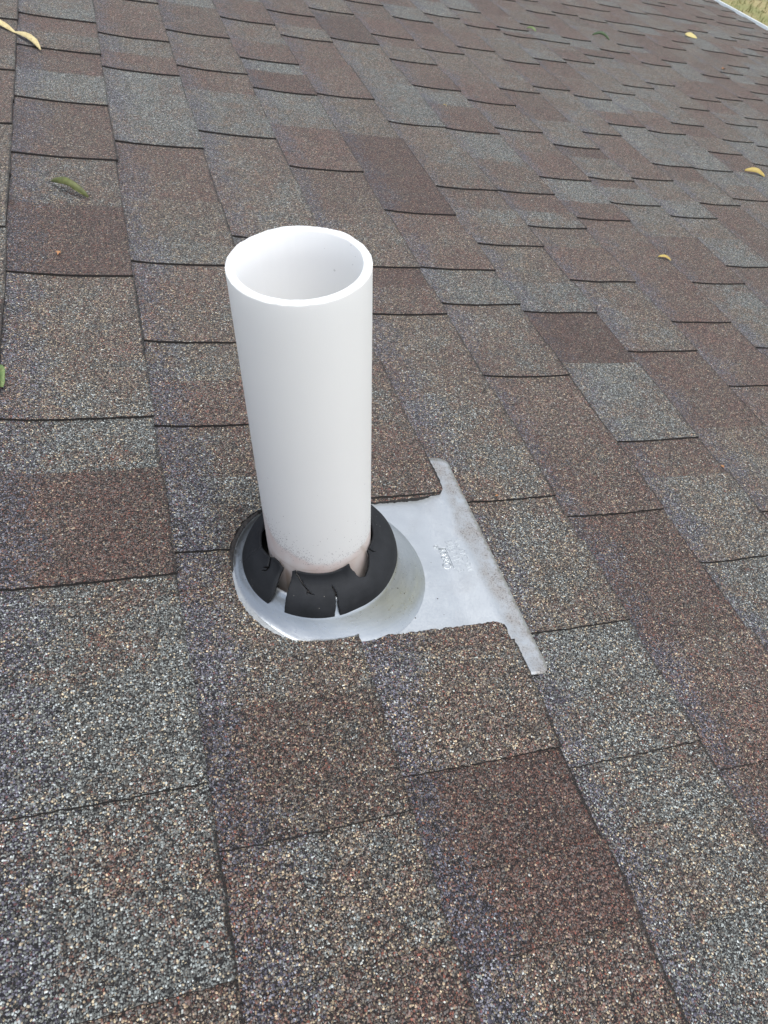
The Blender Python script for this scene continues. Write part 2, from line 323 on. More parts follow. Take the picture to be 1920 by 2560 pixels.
def emit(name, parts, parent):
    V = []; F = []; MI = []; LO = []; BL = []
    for (v, f, mi, lo), bl in parts:
        s = len(V); V += v; F += [[i + s for i in x] for x in f]; MI += mi; LO += lo; BL += [bl] * len(v)
    me = bpy.data.meshes.new(name); me.from_pydata(V, [], F); me.materials.append(M_GRAN); me.materials.append(M_ASPH)
    me.polygons.foreach_set('material_index', MI)
    uvl = me.uv_layers.new(name='UVMap'); idx = [0] * len(me.loops); me.loops.foreach_get('vertex_index', idx)
    buf = []
    for i in idx: buf += [V[i][0] + 5.0, V[i][1] + 5.0]
    uvl.data.foreach_set('uv', buf)
    ca = me.attributes.new('blend', 'FLOAT_COLOR', 'POINT'); cb = []
    for b in BL: cb += [b[0], b[1], b[2], 1]
    ca.data.foreach_set('color', cb)
    la = me.attributes.new('loc', 'FLOAT', 'POINT'); la.data.foreach_set('value', LO)
    me.update(); return link(bpy.data.objects.new(name, me), parent)
rest = []; cnt = 0
for q in pieces:
    g = build_piece(q)
    if g is None: continue
    if cnt < 300 and q['s'] > 0: emit('shingle', [(g, q['bl'])], house); cnt += 1
    else: rest.append((g, q['bl']))
o = emit('distant_shingles', rest, house); o['kind'] = 'stuff'
def boxv(x0, x1, y0, y1, z0, z1):
    return [(x0, y0, z0), (x1, y0, z0), (x1, y1, z0), (x0, y1, z0), (x0, y0, z1), (x1, y0, z1), (x1, y1, z1), (x0, y1, z1)]
BF = [[0, 3, 2, 1], [4, 5, 6, 7], [0, 1, 5, 4], [1, 2, 6, 5], [2, 3, 7, 6], [3, 0, 4, 7]]
mesh_obj('roof_deck', boxv(-0.6, 3.545, VMIN, VMAX, -0.03, -0.0025), BF, [M_DECK], house)
M_WHITE = simple('white painted aluminium', (.80, .82, .83), 0.35, col2=(.72, .75, .76), scale=5)
# drip edge and gutter along the eave
def profile(name, prof, y0, y1, mats, parent, closed=False):
    n = len(prof); V = [(x, y0, z) for x, z in prof] + [(x, y1, z) for x, z in prof]
    F = [[i, (i + 1) % n, n + (i + 1) % n, n + i] for i in range(n if closed else n - 1)]
    return mesh_obj(name, V, F, mats, parent)
profile('drip_edge', [(3.40, -.0022), (3.556, -.0022), (3.566, -.006), (3.562, -.04), (3.559, -.04), (3.562, -.008), (3.554, -.0045), (3.40, -.0045)], VMIN, VMAX, [M_WHITE], house, True)
g = profile('gutter', [(3.567, -.03), (3.569, -.03), (3.569, -.10), (3.63, -.10), (3.650, -.055), (3.650, .0015), (3.642, .0015), (3.642, .004), (3.660, .004), (3.662, .001), (3.662, -.057), (3.634, -.103), (3.567, -.103)], VMIN, VMAX, [M_WHITE], house, True)
mesh_obj('fascia_board', boxv(3.535, 3.553, VMIN, VMAX, -.20, -.012), BF, [M_WHITE], house)

# ------------------------------------------------------------------ aluminium
def aluminium(cone=False):
    mt, n, b = new_mat('spun aluminium' if cone else 'weathered aluminium'); tc = N(n, 'ShaderNodeTexCoord'); oc = tc.outputs['Object']
    f = noise_(n, oc, 45, 5, 0.65); f2 = noise_(n, oc, 420, 3, 0.6)
    c = mix(n, mapr(n, f, .3, .7), (.49, .52, .54), (.55, .58, .595))
    if cone:
        mp = N(n, 'ShaderNodeMapping'); n.links.new(oc, mp.inputs[0]); mp.inputs['Scale'].default_value = (12, 12, 420)
        st = noise_(n, mp.outputs[0], 1.0, 4, .6); c = mix(n, mapr(n, st, .35, .8, 0, .6), c, (.40, .44, .48))
    at = N(n, 'ShaderNodeAttribute', attribute_name='dirt'); d = at.outputs['Fac']
    sp = noise_(n, oc, 700, 3, 0.7); sp2 = noise_(n, oc, 60, 4, 0.6)
    dd = math_(n, 'MULTIPLY', d, mapr(n, sp2, .30, .62), clamp=True)
    c = mix(n, math_(n, 'MULTIPLY', dd, 0.75), c, (.40, .36, .32))
    c = mix(n, math_(n, 'MULTIPLY', dd, mapr(n, sp, .52, .64)), c, (.11, .095, .085))
    vo = N(n, 'ShaderNodeTexVoronoi'); n.links.new(oc, vo.inputs['Vector']); vo.inputs['Scale'].default_value = 110
    sc_ = N(n, 'ShaderNodeSeparateColor'); n.links.new(vo.outputs['Color'], sc_.inputs[0])
    dot = math_(n, 'MULTIPLY', math_(n, 'LESS_THAN', vo.outputs['Distance'], math_(n, 'MULTIPLY', sc_.outputs[1], 0.09)), math_(n, 'GREATER_THAN', sc_.outputs[0], 0.78))
    c = mix(n, dot, c, (.10, .09, .085))
    n.links.new(c, b.inputs['Base Color']); b.inputs['Metallic'].default_value = 0.92 if cone else 0.75
    n.links.new(mapr(n, f2, .3, .7, .26 if cone else .36, .42 if cone else .52), b.inputs['Roughness'])
    bump(n, b, math_(n, 'ADD', f2, math_(n, 'MULTIPLY', f, 0.8)), 0.25, 0.0004)
    return mt
M_ALU = aluminium(); M_CONE = aluminium(True)
def add_attr(o, name, vals):
    a = o.data.attributes.new(name, 'FLOAT', 'POINT'); a.data.foreach_set('value', vals)

flash = empty('pipe_flashing', ROOF @ Matrix.Translation((AX.x, AX.y, 0)), label='square aluminium roof flashing with cracked black rubber collar around the pipe foot', cat='pipe flashing')
def rel(p): return Vector(p) - AX
# base plate: flat sheet with rounded lower corners, tucked under the shingles
PV0, PV1 = .0315, .3065; PU1 = .4462
def plate_z(u, v):
    z = 0.0003 + 0.0025 * sm(.25, .33, u) + 0.0056 * sm(.392, .417, u) - 0.0010 * sm(.426, .4460, u)
    z += 0.0007 * noise.noise(Vector((u * 30, v * 16, 0.3))) + 0.0009 * math.exp(-((u - .4205 + .004 * noise.noise(Vector((v * 20, 0, 0)))) / .003) ** 2)
    z += 0.0010 * sm(.31, .40, u) * (sm(.05, .031, v) + sm(.28, .306, v))
    return z
corner = lambda cx, cy, a0, a1, r=.0105: [(cx + r * math.cos(math.radians(a0 + (a1 - a0) * i / 7)), cy + r * math.sin(math.radians(a0 + (a1 - a0) * i / 7))) for i in range(8)]
outer = [(.15, PV1), (.15, PV0)] + corner(PU1 - .0105, PV0 + .0105, -90, 0) + corner(PU1 - .0105, PV1 - .0105, 0, 90)
outer = densify(outer, .004, 0)
CB = (AX.x + .0095, AX.y)                       # centre of the cone's base circle
RB = .0885
hole = [(CB[0] - .002 + .074 * math.cos(t * math.pi / 24), CB[1] + .074 * math.sin(t * math.pi / 24)) for t in range(48)]
pts = [(.155 + i * .0045 + (j % 2) * .002, .035 + j * .0045) for i in range(65) for j in range(60)]
vs, fs = cdt(outer, [hole], [p for p in pts if inside(p, outer) and math.hypot(p[0] - CB[0], p[1] - CB[1]) > .077 and p[0] < PU1 - .002])
V = [rel((u, v, plate_z(u, v))) for u, v in vs]
if (V[fs[0][1]] - V[fs[0][0]]).cross(V[fs[0][2]] - V[fs[0][0]]).z < 0: fs = [f[::-1] for f in fs]
ed = border(fs); mp = {}
F = [list(f) for f in fs]; dirt = [max(.95 * sm(.417, .432, u + .010 * noise.noise(Vector((v * 28, 4.2, 0)))) - .55 * sm(.441, .4475, u) * (noise.noise(Vector((v * 60, 9, 0))) > -.1), .10 * sm(.1, .3, noise.noise(Vector((u * 40, v * 40, 2))))) for u, v in vs]
for e in ed:
    for i in e:
        if i not in mp: mp[i] = len(V); V.append(V[i] - Vector((0, 0, .0007))); dirt.append(dirt[i])
F += [[j, i, mp[i], mp[j]] for i, j in ed]
plate = mesh_obj('base_plate', V, F, [M_ALU], flash, smooth=True); add_attr(plate, 'dirt', dirt)
# cone: from the sheet's base circle up to a level ring, then in under the rubber
def ring_pt(th, r, h): return AX + UPV * h + (E1 * math.cos(th) + E2 * math.sin(th)) * r
V = []; F = []; dirt = []; NT = 128; rows = []
for s in (0, .04, .1, .2, .35, .5, .65, .8, .92, 1.0): rows.append(('c', s))
for r_, h_ in ((.0668, .0285), (.0645, .0330), (.0618, .0362), (.0595, .0378), (.0588, .0374), (.0586, .030)): rows.append(('r', r_, h_))
for row in rows:
    for i in range(NT):
        th = 2 * math.pi * i / NT
        top = ring_pt(th, .0682, .0243)
        if row[0] == 'c':
            s = row[1]
            bx, by = CB[0] + RB * math.cos(th), CB[1] + RB * math.sin(th); bz = plate_z(bx, by) + .0002
            hx = 1 - (1 - s) ** 1.0; e = s ** 1.8
            p = Vector((bx + (top.x - bx) * hx, by + (top.y - by) * hx, bz + (top.z - bz) * (0.5 * e + 0.5 * s)))
            p.z += .0005 * noise.noise(Vector((th * 3, s * 3, 1)))
            dirt.append(.15 if s < .3 and 0.5 + math.cos(th - 2.6) > 1 else 0.0)
        else:
            p = ring_pt(th, row[1] - .0024, row[2] - .0012); dirt.append(0)
        V.append(p - AX)
for a in range(len(rows) - 1):
    for i in range(NT): j = (i + 1) % NT; F.append([a * NT + i, a * NT + j, (a + 1) * NT + j, (a + 1) * NT + i])
cone = mesh_obj('flashing_cone', V, F, [M_CONE], flash, smooth=True); add_attr(cone, 'dirt', dirt)

# embossed lettering, raised 0.4 mm out of the sheet
def lettering(txt, u_base, v0, cap, width, bold=0.0):
    cu = bpy.data.curves.new('lettering', 'FONT'); cu.body = txt; cu.size = 1; cu.offset = bold
    to = bpy.data.objects.new('tmp', cu); sc.collection.objects.link(to)
    dg = bpy.context.evaluated_depsgraph_get(); dg.update()
    me = bpy.data.meshes.new_from_object(to.evaluated_get(dg)); bpy.data.objects.remove(to)
    bm = bmesh.new(); bm.from_mesh(me)
    bmesh.ops.remove_doubles(bm, verts=bm.verts, dist=1e-5)
    xs = [v.co.x for v in bm.verts]; x0, x1 = min(xs), max(xs)
    for v in bm.verts:
        tx = (v.co.x - x0) / (x1 - x0) * width; ty = v.co.y / 0.70 * cap
        v.co = rel((u_base - ty, v0 + tx, 0))
        v.co.z = plate_z(u_base - ty, v0 + tx) - 0.0001
    ex = bmesh.ops.extrude_face_region(bm, geom=bm.faces[:])
    for e in ex['geom']:
        if isinstance(e, bmesh.types.BMVert): e.co.z += .0006
    bmesh.ops.recalc_face_normals(bm, faces=bm.faces)
    out = bpy.data.meshes.new('lettering'); bm.to_mesh(out); bm.free(); out.materials.append(M_ALU)
    return link(bpy.data.objects.new('lettering', out), flash)
lettering('Oatey', .3992, .1580, .0088, .0255, .004)
lettering('\u00ae', .3945, .1845, .0045, .0042, .006)
lettering('3" ALL PIPE', .4090, .1510, .0062, .0395)
lettering('NO-CALK\u2122 8', .4172, .1500, .0062, .0400)
bar = [(.4003, .1575), (.4013, .1575), (.4013, .1835), (.3925, .1850), (.3920, .1842), (.4003, .1825)]
V = [rel((u, v, plate_z(u, v))) for u, v in bar]; n = len(V); V += [p + Vector((0, 0, .0010)) for p in V]
mesh_obj('lettering', V, [list(range(n, 2 * n))] + [[i, (i + 1) % n, n + (i + 1) % n, n + i] for i in range(n)], [M_ALU], flash)

# ------------------------------------------------------------------ rubber collar, split by cracks
def rubber():
    mt, n, b = new_mat('perished black rubber'); tc = N(n, 'ShaderNodeTexCoord'); oc = tc.outputs['Object']
    f = noise_(n, oc, 60, 5, 0.7); g = noise_(n, oc, 1500, 3, 0.7)
    c = mix(n, mapr(n, f, .3, .75), (.010, .0115, .014), (.020, .022, .026))
    vo = N(n, 'ShaderNodeTexVoronoi'); n.links.new(oc, vo.inputs['Vector']); vo.inputs['Scale'].default_value = 260
    s = N(n, 'ShaderNodeSeparateColor'); n.links.new(vo.outputs['Color'], s.inputs[0])
    c = mix(n, math_(n, 'MULTIPLY', math_(n, 'MULTIPLY', math_(n, 'LESS_THAN', vo.outputs['Distance'], 0.10), math_(n, 'GREATER_THAN', s.outputs[0], 0.93)), .6), c, (.25, .24, .22))
    n.links.new(c, b.inputs['Base Color']); b.inputs['Roughness'].default_value = 0.75; b.inputs['Specular IOR Level'].default_value = 0.3
    bump(n, b, math_(n, 'ADD', g, math_(n, 'MULTIPLY', f, 1.5)), 0.35, 0.0004)
    return mt
M_RUB = rubber()
PR = [(-.02, .0683, .0238), (0, .0685, .0245), (.08, .0682, .0275), (.2, .0668, .0325), (.35, .0635, .0380), (.5, .0592, .0425), (.65, .0545, .0462), (.8, .0503, .0500), (.9, .0478, .0530), (1.0, .0464, .0562), (1.1, .0458, .0590)]
def prof(s):
    s = max(-.02, min(1.1, s))
    for i in range(len(PR) - 1):
        if s <= PR[i + 1][0]:
            t = (s - PR[i][0]) / (PR[i + 1][0] - PR[i][0]); return PR[i][1] + (PR[i + 1][1] - PR[i][1]) * t, PR[i][2] + (PR[i + 1][2] - PR[i][2]) * t
SK = 38.0
def P2(th, s): return (th, s * SK)
# inner lip height as a function of angle: torn low at the back and left, standing at the front
LIP = [(-181, .80), (-172, .86), (-163, .90), (-158, .985), (-150, .99), (-143, .955), (-138.5, .93), (-131.8, .93), (-131, .96), (-128, 1.0), (-120, 1.01), (-105, 1.0), (-88, 1.0), (-78, 1.03), (-71, 1.07), (-39, .93), (-36, .95), (-20, .93), (10, .95), (60, .97), (110, .95), (150, .88), (179, .80)]
outer = [P2(t, s + .008 * noise.noise(Vector((t * .3, 2, 0)))) for t, s in LIP]
outer = densify([P2(179, 0)] + [P2(-181 + 0.0001, 0)] + outer, 1.6, 0)
outer = [(x, y) for x, y in outer]
def cutp(pts): return densify([P2(*p) for p in pts], 1.2, 0.12)
cuts = [cutp([(-144.0, -.03), (-141.5, .16), (-140.0, .31), (-140.2, .56), (-141.0, .78), (-139.5, 1.2), (-131.2, 1.2), (-129.6, .8), (-129.0, .5), (-128.8, .2), (-129.4, -.03)]),
        cutp([(-71, 1.2), (-70.0, .95), (-67.5, .82), (-66, .64), (-60.5, .57), (-58.2, .60), (-50, .70), (-43, .84), (-38.5, 1.2)]),
        cutp([(-127.0, 1.1), (-125.2, .96), (-119, .80), (-112.6, .64), (-110, .57), (-106.5, .53), (-110.2, .545), (-112.6, .58), (-114, .53), (-113.6, .63), (-120, .77), (-126.4, .92), (-128.2, 1.1)]),
        cutp([(-91.9, .78), (-90.6, .66), (-89.2, .55), (-89.3, .40), (-90.0, .27), (-89.6, .02), (-89.4, -.03), (-93.2, -.03), (-92.9, .1), (-91.6, .27), (-90.6, .40), (-90.8, .54), (-92.0, .66)]),
        cutp([(-161.5, 1.1), (-159.0, .88), (-155.2, .72), (-156.5, .60), (-161, .53), (-158.0, .61), (-157.2, .66), (-162.5, .60), (-158, .71), (-161.4, .86), (-164, 1.1)]),
        cutp([(-39.5, 1.05), (-37.2, .86), (-34.8, .73), (-37.8, .80), (-41.5, 1.05)])]
grid = [(t * 2.0 + (j % 2), (j + .5) * SK / 20) for t in range(-90, 90) for j in range(21)]
vs, fs = cdt(outer, cuts, [p for p in grid if inside(p, outer) and not any(inside(p, c) for c in cuts)])
def map_rub(t, y, depth):
    s = y / SK; r, h = prof(s)
    th = math.radians(t)
    wob = .0007 * noise.noise(Vector((math.cos(th) * 2.2, math.sin(th) * 2.2, s * 1.5)))
    # the front flap dips in towards the pipe, the two flaps beside the gaps curl
    dip = -.0035 * math.exp(-((t + 100) / 26) ** 2) * sm(.45, .85, s) * (1 - sm(.9, 1.02, s))
    curl = .0022 * math.exp(-((t + 142.5) / 4) ** 2) * sm(.1, .8, s) + .0014 * math.exp(-((t + 129) / 4) ** 2) * sm(.0, .5, s) + .0020 * math.exp(-((t + 73) / 4) ** 2) * sm(.6, 1, s)
    back = .0015 * sm(.6, 1, s) * (sm(-150, -172, t) + sm(-45, -15, t) * .5 if t < 0 else 1)
    nr, nh = .75, .66
    return ring_pt(th, r + wob + curl * .7 + back - depth * nr, h + wob + curl * .8 + dip - depth * nh) - AX
V = [map_rub(x, y, 0) for x, y in vs]; n0 = len(V); F = [list(f) for f in fs]
c0 = (V[F[0][1]] - V[F[0][0]]).cross(V[F[0][2]] - V[F[0][0]])
if c0.dot(V[F[0][0]] - UPV * .02) < 0: F = [f[::-1] for f in F]
ed = border(F); V += [map_rub(x, y, .0023) for x, y in vs]
F += [[i + n0 for i in f][::-1] for f in F[:]] + [[j, i, n0 + i, n0 + j] for i, j in ed]
mesh_obj('rubber_collar', V, F, [M_RUB], flash, smooth=False)
for p in flash.children[-1].data.polygons: p.use_smooth = True

# black roofing cement squeezed out between the cone and the cut shingles upslope
V = []; F = []; n = 60; rr = random.Random(5)
for i in range(n + 1):
    th = math.radians(96 + 82 * i / n); wd = math.sin(math.pi * i / n) ** .5
    for j in range(5):
        r = .0888 + (.0008 + .0026 * wd * (1 + .5 * noise.noise(Vector((i * .12, 9, 0))))) * j / 2 * (1 + .25 * noise.noise(Vector((i * .25, j, 0))))
        x, y = CB[0] + r * math.cos(th), CB[1] + r * math.sin(th)
        z = .0052 + lift(x, y) * .9 + (0, .0008, .0010, .0004, -.0022)[j] + rr.gauss(0, .0007) - .0026 - (1 - wd) * .005
        V.append(rel((x, y, z)))
F = [[i * 5 + j, i * 5 + j + 1, (i + 1) * 5 + j + 1, (i + 1) * 5 + j] for i in range(n) for j in range(4)]
mesh_obj('roofing_cement', V, F, [M_TAR], flash, smooth=True)

# ------------------------------------------------------------------ vent pipe
def pvc():
    mt, n, b = new_mat('white plastic pipe'); tc = N(n, 'ShaderNodeTexCoord'); oc = tc.outputs['Object']
    f = noise_(n, oc, 14, 4, 0.6); fine = noise_(n, oc, 900, 2, 0.6)
    c = mix(n, mapr(n, f, .3, .7), (.93, .93, .925), (.95, .95, .945))
    A = N(n, 'ShaderNodeAttribute', attribute_name='pink').outputs['Fac']; G_ = N(n, 'ShaderNodeAttribute', attribute_name='grime').outputs['Fac']; B_ = N(n, 'ShaderNodeAttribute', attribute_name='rust').outputs['Fac']
    c = mix(n, A, c, (.74, .57, .53)); c = mix(n, B_, c, (.34, .21, .12))
    vo = N(n, 'ShaderNodeTexVoronoi'); n.links.new(oc, vo.inputs['Vector']); vo.inputs['Scale'].default_value = 1150
    s = N(n, 'ShaderNodeSeparateColor'); n.links.new(vo.outputs['Color'], s.inputs[0])
    sp = math_(n, 'MULTIPLY', math_(n, 'LESS_THAN', s.outputs[0], G_), math_(n, 'LESS_THAN', vo.outputs['Distance'], 0.42))
    c = mix(n, math_(n, 'MULTIPLY', sp, .85), c, (.17, .14, .16))
    v2 = N(n, 'ShaderNodeTexVoronoi'); n.links.new(oc, v2.inputs['Vector']); v2.inputs['Scale'].default_value = 75
    s2 = N(n, 'ShaderNodeSeparateColor'); n.links.new(v2.outputs['Color'], s2.inputs[0])
    c = mix(n, math_(n, 'MULTIPLY', math_(n, 'MULTIPLY', math_(n, 'LESS_THAN', v2.outputs['Distance'], .07), math_(n, 'GREATER_THAN', s2.outputs[0], .975)), .45), c, (.3, .29, .27))
    n.links.new(c, b.inputs['Base Color']); b.inputs['Roughness'].default_value = 0.48; b.inputs['Specular IOR Level'].default_value = 0.4
    b.inputs['Subsurface Weight'].default_value = 0.15; b.inputs['Subsurface Radius'].default_value = (.004, .004, .004); b.inputs['Subsurface Scale'].default_value = 1.0
    bump(n, b, math_(n, 'ADD', fine, math_(n, 'MULTIPLY', f, 2.0)), 0.12, 0.0004)
    tr = N(n, 'ShaderNodeBsdfTranslucent'); tr.inputs[0].default_value = (.93, .95, .95, 1); ms = N(n, 'ShaderNodeMixShader'); ms.inputs[0].default_value = 0.30
    o = [q for q in n.nodes if q.type == 'OUTPUT_MATERIAL'][0]; n.links.new(b.outputs[0], ms.inputs[1]); n.links.new(tr.outputs[0], ms.inputs[2]); n.links.new(ms.outputs[0], o.inputs[0])
    return mt
M_PVC = pvc()
def lerp_tab(tab, x):
    if x <= tab[0][0]: return tab[0][1]
    for i in range(len(tab) - 1):
        if x <= tab[i + 1][0]: t = (x - tab[i][0]) / (tab[i + 1][0] - tab[i][0]); return tab[i][1] + (tab[i + 1][1] - tab[i][1]) * t
    return tab[-1][1]
GR = [(-180, .104), (-166, .094), (-158, .085), (-145, .080), (-130, .0765), (-118, .0725), (-106, .0675), (-93, .0665), (-80, .0665), (-66, .0670), (-49, .0665), (-37, .066), (0, .07), (90, .09), (180, .104)]
RO, RI, PH = .04455, .0390, .3100
NT = 160; hs = [-.06, 0] + [.015 + i * .0013 for i in range(80)] + [.12 + i * .012 for i in range(16)] + [PH - .0012, PH - .0005]
V = []; F = []; pink = []; grime = []; rust = []
def pv(th, r, h): return (E1 * math.cos(th) + E2 * math.sin(th)) * r + UPV * h
for h in hs:
    for i in range(NT):
        th = 2 * math.pi * i / NT; d = math.degrees(th); d = d - 360 if d > 180 else d
        V.append(pv(th, RO, h)); g = lerp_tab(GR, d); e = h - g + .0015 * noise.noise(Vector((th * 8, h * 90, 0)))
        pk = (1 - sm(-.004, .0015, e)) * .75
        pk *= 0.75 + 0.5 * noise.noise(Vector((th * 5, h * 60, 3)))
        cream = sm(.056, .050, h)
        pink.append(max(0, min(1, pk)))
        dens = .72 if -172 < d < -112 else .26
        grime.append(dens * math.exp(-max(0, e) / .0065) * (1 if e > -.002 else math.exp((e + .002) / .0018)) + .003 * sm(.12, .02, e) * (e > 0))
        ru = .8 * math.exp(-((h - .0575 - .0006 * math.sin(th * 9)) / .0013) ** 2) * (.5 + .5 * noise.noise(Vector((th * 7, 1, 0)))) if -160 < d < -40 else 0
        ru = max(ru, .75 * math.exp(-((d + 148) / 2.2) ** 2) * math.exp(-((h - .055) / .004) ** 2))
        if -142 < d < -128 and h < .050: ru = max(ru, .35 * sm(.052, .040, h) + .5 * sm(-134, -141, d))
        if -75 < d < -35 and h < .066: ru = max(ru, .25 * sm(.066, .058, h) * (.5 + .5 * noise.noise(Vector((d * .2, h * 400, 5)))) + .45 * math.exp(-((d + 42 + (h - .05) * 500) / 3) ** 2))
        if -165 < d < -40: ru = max(ru, .34 * sm(.064, .056, h) * (.7 + .6 * noise.noise(Vector((th * 4, h * 50, 6)))))
        rust.append(max(0, min(1, ru)))
rows = len(hs)
# rim: small saw-cut bevels and chips, then the inner wall
rim = [(RO - .0003, 0.0), (RO - .0020, .0002), (RI + .0016, .0002), (RI + .0003, 0.0), (RI, -.0005)]
for r, dz in rim:
    for i in range(NT):
        th = 2 * math.pi * i / NT; j = .00045 * noise.noise(Vector((math.cos(th) * 9, math.sin(th) * 9, r * 400)))
        chip = -.0012 * max(0, noise.noise(Vector((math.cos(th) * 14, math.sin(th) * 14, 8))) - .45) / .5 * (r > RO - .001)
        V.append(pv(th, r + j * .8, PH + dz + j + chip)); pink.append(0); grime.append(.06 if noise.noise(Vector((th * 6, r * 300, 1))) > .42 else 0); rust.append(0)
for h in (PH - .02, PH - .06, PH - .12, PH - .2, .05, -.06):
    for i in range(NT): V.append(pv(2 * math.pi * i / NT, RI, h)); pink.append(.05); grime.append(0); rust.append(0)
tot = len(V) // NT
F = [[a * NT + i, a * NT + (i + 1) % NT, (a + 1) * NT + (i + 1) % NT, (a + 1) * NT + i] for a in range(tot - 1) for i in range(NT)]
pipe = mesh_obj('vent_pipe', V, F, [M_PVC], None, smooth=True)
pipe.matrix_world = ROOF @ Matrix.Translation((AX.x, AX.y, 0))
for a in range(rows - 1, rows + 4):
    for i in range(NT): pipe.data.polygons[a * NT + i].use_smooth = False
tag(pipe, 'upright white plastic vent pipe, open at the top, grimy at its foot', 'pipe')
add_attr(pipe, 'pink', pink); add_attr(pipe, 'grime', grime); add_attr(pipe, 'rust', rust)

# ------------------------------------------------------------------ leaves and litter
def leaf_mat(name, c1, c2, back=None):
    mt, n, b = new_mat(name); tc = N(n, 'ShaderNodeTexCoord'); f = noise_(n, tc.outputs['Object'], 120, 4, 0.6)
    sp = noise_(n, tc.outputs['Object'], 420, 3, 0.6)
    n.links.new(mix(n, mapr(n, sp, .60, .68, 0, .7), mix(n, mapr(n, f, .35, .65), c1, c2), (.12, .07, .03)), b.inputs['Base Color']); b.inputs['Roughness'].default_value = .6
    bump(n, b, f, .4, .0006); return mt
L_TAN = leaf_mat('dry tan leaf', (.50, .40, .20), (.58, .50, .27)); L_OLIVE = leaf_mat('olive leaf', (.13, .15, .045), (.075, .085, .03)); L_YEL = leaf_mat('yellow leaf', (.46, .36, .10), (.38, .27, .07))
L_GRN = leaf_mat('green leaf', (.03, .06, .03), (.06, .11, .035)); L_LIME = leaf_mat('light green leaf', (.16, .22, .08), (.09, .15, .045)); L_ORG = leaf_mat('rusty scrap', (.42, .22, .09), (.30, .12, .05))
def blade(path, widths, roll, arch, mat_, name, label, cat='leaf', group=None, stem=None, seed=1, teeth=0.0, fold=0.0):
    """a leaf as a thin curved sheet along a path of (u, v, z); widths per point"""
    rr = random.Random(seed); base = Vector(path[0]); n = len(path); NW = 6; V = []
    for i, p in enumerate(path):
        p = Vector(p); a = Vector(path[max(0, i - 1)]); c = Vector(path[min(n - 1, i + 1)]); t = (c - a).normalized()
        side = Vector((t.y, -t.x, 0)).normalized()
        ro = roll[i] if isinstance(roll, list) else roll
        side = Matrix.Rotation(math.radians(ro), 3, t) @ side; up = side.cross(t)
        if up.z < 0: up = -up
        for j in range(NW + 1):
            s = j / NW * 2 - 1; wv = widths[i] * (1 + (teeth * rr.uniform(-1, 1) if abs(s) == 1 else 0))
            V.append(p + side * (s * wv) + up * (arch * (1 - s * s) * widths[i] + fold * abs(s) * widths[i]) - base)
    F = [[i * (NW + 1) + j, i * (NW + 1) + j + 1, (i + 1) * (NW + 1) + j + 1, (i + 1) * (NW + 1) + j] for i in range(n - 1) for j in range(NW)]
    m0 = len(V); V += [v - Vector((0, 0, .00035)) for v in V]; F0 = F[:]; F += [[q + m0 for q in f][::-1] for f in F0] + [[j, i, i + m0, j + m0] for i, j in border(F0)]
    o = mesh_obj(name, V, F, [mat_], None, smooth=True); o.matrix_world = ROOF @ Matrix.Translation(base)
    tag(o, label, cat, group)
    if stem:
        k = len(stem); SV = []; SF = []
        for i, p in enumerate(stem):
            for q in range(5): SV.append(Vector(p) - base + Vector((math.cos(q * 1.2566), math.sin(q * 1.2566), math.sin(q * 1.2566 + .6))) * .0006)
        for i in range(k - 1):
            for q in range(5): SF.append([i * 5 + q, i * 5 + (q + 1) % 5, (i + 1) * 5 + (q + 1) % 5, (i + 1) * 5 + q])
        mesh_obj('leaf_stem', SV, SF, [mat_], o)
    return o
def arc(p0, p1, n, z0, hump, bend=0.0):
    out = []; d = Vector((p1[0] - p0[0], p1[1] - p0[1], 0)); nn = Vector((-d.y, d.x, 0))
    for i in range(n):
        t = i / (n - 1); p = Vector((p0[0], p0[1], 0)) + d * t + nn * bend * math.sin(math.pi * t); out.append((p.x, p.y, z0 + hump * math.sin(math.pi * t)))
    return out
def leafw(n, w, tip0=.25, tip1=.05, sk=.5): return [max(tip0 * w if i == 0 else tip1 * w, w * math.sin(math.pi * (i + .25) / (n - .5)) ** sk) for i in range(n)]
blade([(-.052, 1.502, .012), (-.042, 1.495, .013), (-.03, 1.486, .0135), (-.018, 1.475, .012), (-.006, 1.463, .009), (-.0035, 1.4595, .0085), (.002, 1.4545, .0105), (.010, 1.445, .013), (.020, 1.434, .014), (.030, 1.4195, .0125), (.0365, 1.405, .009), (.040, 1.395, .0065)],
      [.0038, .0052, .0058, .0052, .0028, .0020, .0034, .0054, .0060, .0054, .0030, .0008], 24, .35, L_TAN, 'dry_leaf', 'long dry yellowish leaf, pinched in the middle, at the top of the left edge', seed=3)
blade(arc((.0525, .878), (.099, .841), 11, .0075, .011, -.06), leafw(11, .0050, .15, .05), [62, 60, 55, 50, 48, 45, 50, 55, 60, 62, 62], .3, L_OLIVE, 'curled_leaf', 'narrow curled olive green leaf lying on the shingles left of the white pipe', seed=4, teeth=.12)
blade(arc((1.704, 1.368), (1.756, 1.347), 11, .009, .008, .05), leafw(11, .0065, .12, .2), [38] * 11, .3, L_YEL, 'curled_leaf', 'curled mustard yellow leaf with a thin stem at the right edge of the photo', stem=[(1.762, 1.345, .014), (1.776, 1.335, .012), (1.79, 1.322, .009)], seed=6, teeth=.16)
blade(arc((1.852, 2.503), (1.912, 2.478), 11, .009, .012, .10), leafw(11, .005, .1, .15), [56] * 11, .45, L_GRN, 'green_leaf', 'dark green arched leaf near the top right, catching light on one side', seed=7)
blade(arc((2.553, 2.905), (2.610, 2.900), 9, .009, .004, -.05), leafw(9, .017, .08, .6, .7), [20] * 9, .15, L_TAN if False else leaf_mat('pale yellow leaf', (.55, .47, .20), (.48, .40, .16)), 'yellow_leaf', 'flat pale yellow leaf farthest up the roof, nearest the gutter corner', seed=8)
